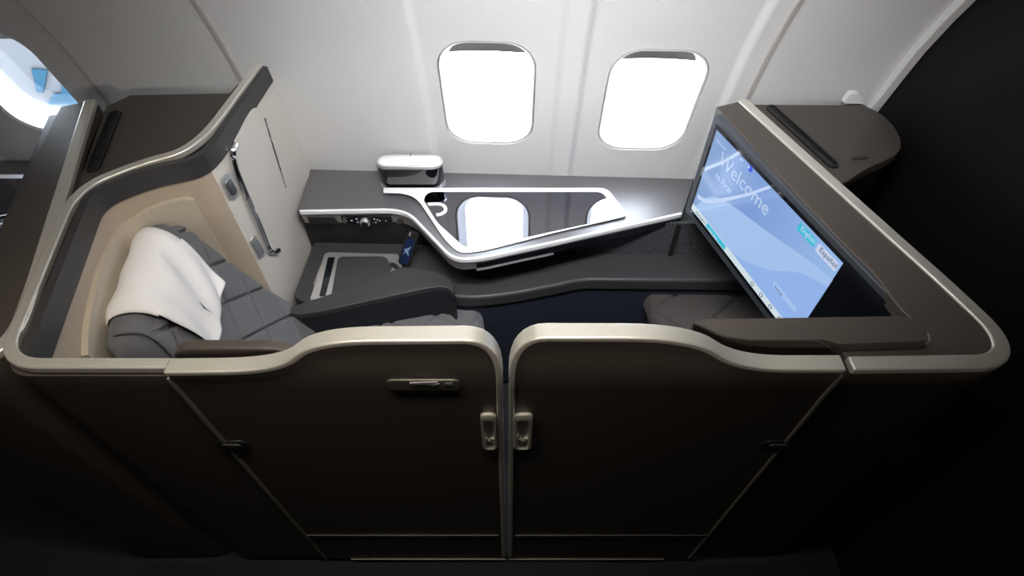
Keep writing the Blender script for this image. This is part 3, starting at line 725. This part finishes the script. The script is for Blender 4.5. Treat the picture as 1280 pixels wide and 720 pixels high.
# screen plane
zA = 1.125
A = at_z(896, 162, zA); B = at_z(1054, 329, zA); eu = (B - A); LU = eu.length; eu.normalize(); ev = -Z; sn = V((eu.y, -eu.x, 0)).normalized()
if sn.x > 0: sn = -sn
D = at_plane(865, 261, A, sn); H = A.z - D.z
def SPt(px, py, d=0.0): return at_plane(px, py, A, sn) + sn * d
def SU(u, v, d=0.0): return A + eu * (u * LU) + ev * (v * H) + sn * d
mn = SPt(1125, 392)
uo0 = -0.062; uo1 = (mn - A).dot(eu) / LU; v0 = -0.09; v1 = 1.13
mo = prism('monitor_frame', rnd([SU(uo0, v0, -0.002), SU(uo1, v0, -0.002), SU(uo1, v1, -0.002), SU(uo0, v1, -0.002)], 0.006, 4), sn * -0.045, mat('monitor_frame', (0.045, 0.05, 0.06), 0.35), ms, bevel=0.003)
prism('black_glass', [SU(-0.02, -0.035, -0.002), SU(uo1 - 0.01, -0.035, -0.002), SU(uo1 - 0.01, 1.05, -0.002), SU(-0.02, 1.05, -0.002)], sn * 0.0015, M['gloss'], mo)
bk2 = SU(uo1, v0); 
# housing behind the monitor
hb = [SU(uo0 + 0.0, 0, -0.047), SU(uo1, 0, -0.047), V((0.86, 0.09, 0)), V((0.86, 0.12, 0)), RP[0] + V((0.0, -0.03, 0))]
zh = SU(0, v1).z + 0.02
for p in hb: p.z = zh
prism('housing', hb, (0, 0, ZS - 0.036 - zh), M['black'], ms)
# lit screen
M['scr'] = bpy.data.materials.new('screen_sky'); M['scr'].use_nodes = True; nt = M['scr'].node_tree; b = nt.nodes['Principled BSDF']
b.inputs['Base Color'].default_value = (0.01, 0.01, 0.012, 1); b.inputs['Roughness'].default_value = 0.12
uvn = nt.nodes.new('ShaderNodeUVMap'); sepn = nt.nodes.new('ShaderNodeSeparateXYZ'); nt.links.new(uvn.outputs[0], sepn.inputs[0])
cr = nt.nodes.new('ShaderNodeValToRGB'); el = cr.color_ramp.elements
el[0].position = 0; el[0].color = (0.23, 0.36, 0.62, 1); el[1].position = 1; el[1].color = (0.30, 0.47, 0.78, 1)
e = el.new(0.45); e.color = (0.20, 0.33, 0.66, 1)
nt.links.new(sepn.outputs[0], cr.inputs[0]); nt.links.new(cr.outputs[0], b.inputs['Emission Color']); b.inputs['Emission Strength'].default_value = 1.0
vs = [SU(0, 0), SU(1, 0), SU(1, 1), SU(0, 1)]
me = bpy.data.meshes.new('screen'); me.from_pydata([tuple(v) for v in vs], [], [[0, 1, 2, 3]]); uv = me.uv_layers.new(name='UVMap')
for i, c in enumerate(((0, 1), (1, 1), (1, 0), (0, 0))): uv.data[i].uv = c
scn = link('screen', me, M['scr'], mo)
if me.polygons[0].normal.dot(sn) < 0: me.flip_normals()
lt = emis('screen_pale_cloud', (0.36, 0.52, 0.82), 1.0); lt2 = emis('screen_mid_blue', (0.28, 0.44, 0.80), 1.0)
whb = emis('screen_white', (0.72, 0.84, 0.88), 0.85); teal = emis('screen_teal', (0.05, 0.55, 0.72), 0.9)
txw = emis('screen_text', (0.50, 0.62, 0.85), 0.95); blu = emis('screen_blue_dot', (0.02, 0.08, 0.75), 0.9); inkb = emis('screen_ink', (0.12, 0.2, 0.4), 0.5)
glow = emis('screen_glow', (0.52, 0.64, 0.88), 1.0)
def spoly(nm, pts, m_, lay=1, par=None): return prism(nm, pts, sn * 0.0004, m_, par or scn) if False else _sp(nm, pts, m_, lay, par)
def _sp(nm, pts, m_, lay, par):
    pts = [p + sn * (0.0005 * lay) for p in pts]; return prism(nm, pts, sn * 0.0003, m_, par or scn)
def curve_px(pts, n=6): return spline([SPt(*p) for p in pts], n)
up = curve_px([(866, 262), (884, 247), (905, 250), (960, 290), (1010, 325), (1041, 350)]); lo = curve_px([(1035, 359), (1000, 341), (960, 337), (925, 322), (895, 297), (868, 266)])
_sp('pale_swoosh', up + lo, lt, 1, None)
_sp('low_cloud', curve_px([(868, 266), (895, 297), (925, 322), (960, 337), (1000, 341), (1035, 359)]) + [SU(1, 0.93), SU(0, 0.93)], lt2, 1, None)
_sp('light_streak', curve_px([(882, 209), (905, 200), (923, 189)]) + curve_px([(926, 192), (905, 204), (881, 214)]), glow, 2, None)
_sp('light_streak', curve_px([(873, 243), (884, 249), (905, 247), (935, 241), (962, 232)]) + curve_px([(964, 235), (935, 245), (905, 252), (884, 254), (872, 248)]), glow, 2, None)
_sp('lower_bar', [SU(0, 0.925), SU(1, 0.925), SU(1, 1), SU(0, 1)], whb, 2, None)
_sp('teal_button', [SU(0.17, 0.93), SU(0.37, 0.93), SU(0.37, 0.99), SU(0.17, 0.99)], teal, 3, None)
tb = _sp('language_button', rnd([SU(0.725, 0.025), SU(0.845, 0.025), SU(0.845, 0.105), SU(0.725, 0.105)], 0.003, 3), teal, 3, None)
wb = _sp('language_button', rnd([SU(0.86, 0.03), SU(0.99, 0.03), SU(0.99, 0.115), SU(0.86, 0.115)], 0.003, 3), emis('screen_pale_button', (0.62, 0.70, 0.88), 0.9), 3, None)
text('button_text', 'English', 0.019, SU(0.745, 0.088), eu, Z, txw, tb, lift=0.003)
text('button_text', 'Español', 0.019, SU(0.878, 0.095), eu, Z, inkb, wb, lift=0.003)
text('welcome_text', 'Welcome', 0.058, SU(0.10, 0.30), eu, Z, txw, scn, lift=0.003)
text('welcome_text', 'to First', 0.027, SU(0.11, 0.43), eu, Z, glow, scn, lift=0.003)
text('status_text', 'Welcome', 0.012, SU(0.03, 0.10), eu, Z, glow, scn, lift=0.003)
disc('emblem_dot', SPt(938.5, 211, 0.0012), sn, 0.0085, 0.0006, blu, scn)
disc('emblem_glint', SPt(937, 209, 0.002), sn, 0.0035, 0.0004, txw, scn, seg=12)
_sp('emblem_bar', [SPt(926, 197), SPt(930, 200), SPt(929, 202), SPt(925, 199)], txw, 3, None)
_sp('faint_button', rnd([SU(0.75, 0.70), SU(0.93, 0.70), SU(0.93, 0.76), SU(0.75, 0.76)], 0.004, 3), lt, 2, None)
text('button_text', 'Settings', 0.010, SU(0.77, 0.752), eu, Z, inkb, scn, lift=0.003)
text('bar_text', 'Information', 0.012, SU(0.05, 0.985), eu, Z, inkb, scn, lift=0.003)
text('bar_text', 'View map', 0.012, SU(0.20, 0.985), eu, Z, txw, scn, lift=0.004)
for u_ in (0.64, 0.72, 0.80, 0.88):
    cc = SU(u_, 0.962, 0.002)
    ring_ = [cc + eu * 0.006 * cos(a_ * pi / 8) + Z * 0.006 * sin(a_ * pi / 8) for a_ in range(17)]
    tube('bar_icon', ring_, 0.001, inkb, scn, n=5)

def vent(px4, z, parent, nsl):
    c4 = [at_z(x, y, z) for x, y in px4]; a, b_, c_, d_ = c4   # a-b one short end, c-d the other
    mid0 = (a + b_) / 2; mid1 = (c_ + d_) / 2; u = (mid1 - mid0); Lh = u.length / 2; u.normalize(); v = Z.cross(u); wd = ((a - b_).length + (c_ - d_).length) / 4
    c = (mid0 + mid1) / 2
    o = stadium(c, u, v, Lh, wd); i_ = stadium(c + Z * 0.0, u, v, Lh - 0.006, wd - 0.006)
    n = len(o)
    fr = loft('vent_frame', [o, [p + Z * 0.006 for p in o], [p + Z * 0.006 for p in i_], [p + Z * 0.001 for p in i_]], M['black'], parent, cap=True)
    vs, fs = [], []
    for k in range(nsl):
        p = c + u * (-Lh + 0.02 + (2 * Lh - 0.04) * k / (nsl - 1)) + Z * 0.002
        s0 = len(vs); e1 = v * (wd - 0.008); e2 = (u * 0.7 + Z * 0.5) * 0.004
        for q in (p - e1 - e2, p + e1 - e2 + u * 0.006, p + e1 + e2 + u * 0.006, p - e1 + e2): vs.append(q)
        fs.append([s0, s0 + 1, s0 + 2, s0 + 3])
    mesh('slats', vs, fs, M['char'], fr, solid=0.0012)
    return fr
left_copy = copy_tree(ms)
PITCHX = 1.82
left_copy.location.x -= PITCHX; left_copy['label'] = 'brown shell with cream metal rim at the far left, belonging to the suite behind'
def kids(o): return [x for x in bpy.data.objects if x.parent == o]
# counters (fixed tops between the shells) with vents
ZK = 1.135
ct = thing('counter_top', (1.0, 0.75, ZK - 0.03), 'dark brown counter top with a vent behind the monitor, next to the bulkhead', 'counter')
cp = [(912, 130), (1080, 131), (1100, 141), (1118, 158), (1127, 178), (1120, 193), (1085, 210), (1062, 225), (1040, 235), (1000, 200)]
pts = [at_z(x, y, ZK) for x, y in cp]
prism('top', pts[:2] + spline(pts[1:8], 4)[1:] + pts[8:], (0, 0, -0.03), M['brown'], ct, bevel=0.004)
sk = [p + V((-0.012, 0.006, -0.03)) for p in pts[1:8]]
sweep('side_skirt', sk, Z, (-1.03, 0.002), (-0.004, 0.004), M['black'], ct)
vent([(956, 134), (966, 132), (1050, 207), (1040, 214)], ZK + 0.001, ct, 34)
cb = at_z(1074, 198, ZK)
prism('coat_hook', stadium(cb, V((1, 0.1, 0)), V((-0.1, 1, 0)), 0.022, 0.006), (0, 0, 0.006), M['char'], ct, bevel=0.002)
wt = at_z(1067, 130, ZK)
pf4 = [at_y(x, y, wt.y) for x, y in ((1054, 130), (1063, 117.5), (1073, 117), (1082, 130))]
bf = prism('bracket', rnd(pf4, 0.006, 4), (0, 0.02, 0), M['wall'], None, bevel=0.002)
tag(bf, 'small white tapered bracket at the back of the right counter by the wall', 'bracket')

c2 = thing('counter_top', (-1.0, 0.8, ZK - 0.03), 'dark brown counter top with a vent behind the headrest partition', 'counter')
cp = [(163, 119), (294, 117)]
q0, q1 = at_z(163, 119, ZK), at_z(300, 116, ZK)
q0.y = min(q0.y, wall_y(q0.x, ZK) - 0.02); q1.y = min(q1.y, wall_y(q1.x, ZK) - 0.02)
pl = [q0, V((-0.752, q1.y, ZK)), V((-0.82, 0.675, ZK)), V((-0.93, 0.635, ZK)), V((-1.045, 0.52, ZK)), V((-0.99, 0.25, ZK)), V((-1.02, 0.25, ZK)), at_z(133, 133, ZK)]
pl[-2] = V((at_z(86, 260, ZK).x, at_z(86, 260, ZK).y, ZK))
prism('top', pl, (0, 0, -0.03), M['brown'], c2, bevel=0.003)
prism('support', [p - Z * 0.03 for p in [pl[0], pl[1], pl[2], pl[3], pl[4]]] , (0, 0, -0.9), M['dark'], c2)
vent([(139, 139), (152, 140), (124, 216), (106, 215)], ZK + 0.001, c2, 20)

# the suite behind: its console
cc = copy_tree(cs); cc.location.x -= PITCHX; cc.location.y += 0.04 * PITCHX; cc['label'] = 'partly hidden side console of the suite behind, at the far left window'
# reading strip: aisle wall base panels under the fixed ends are part of the shells
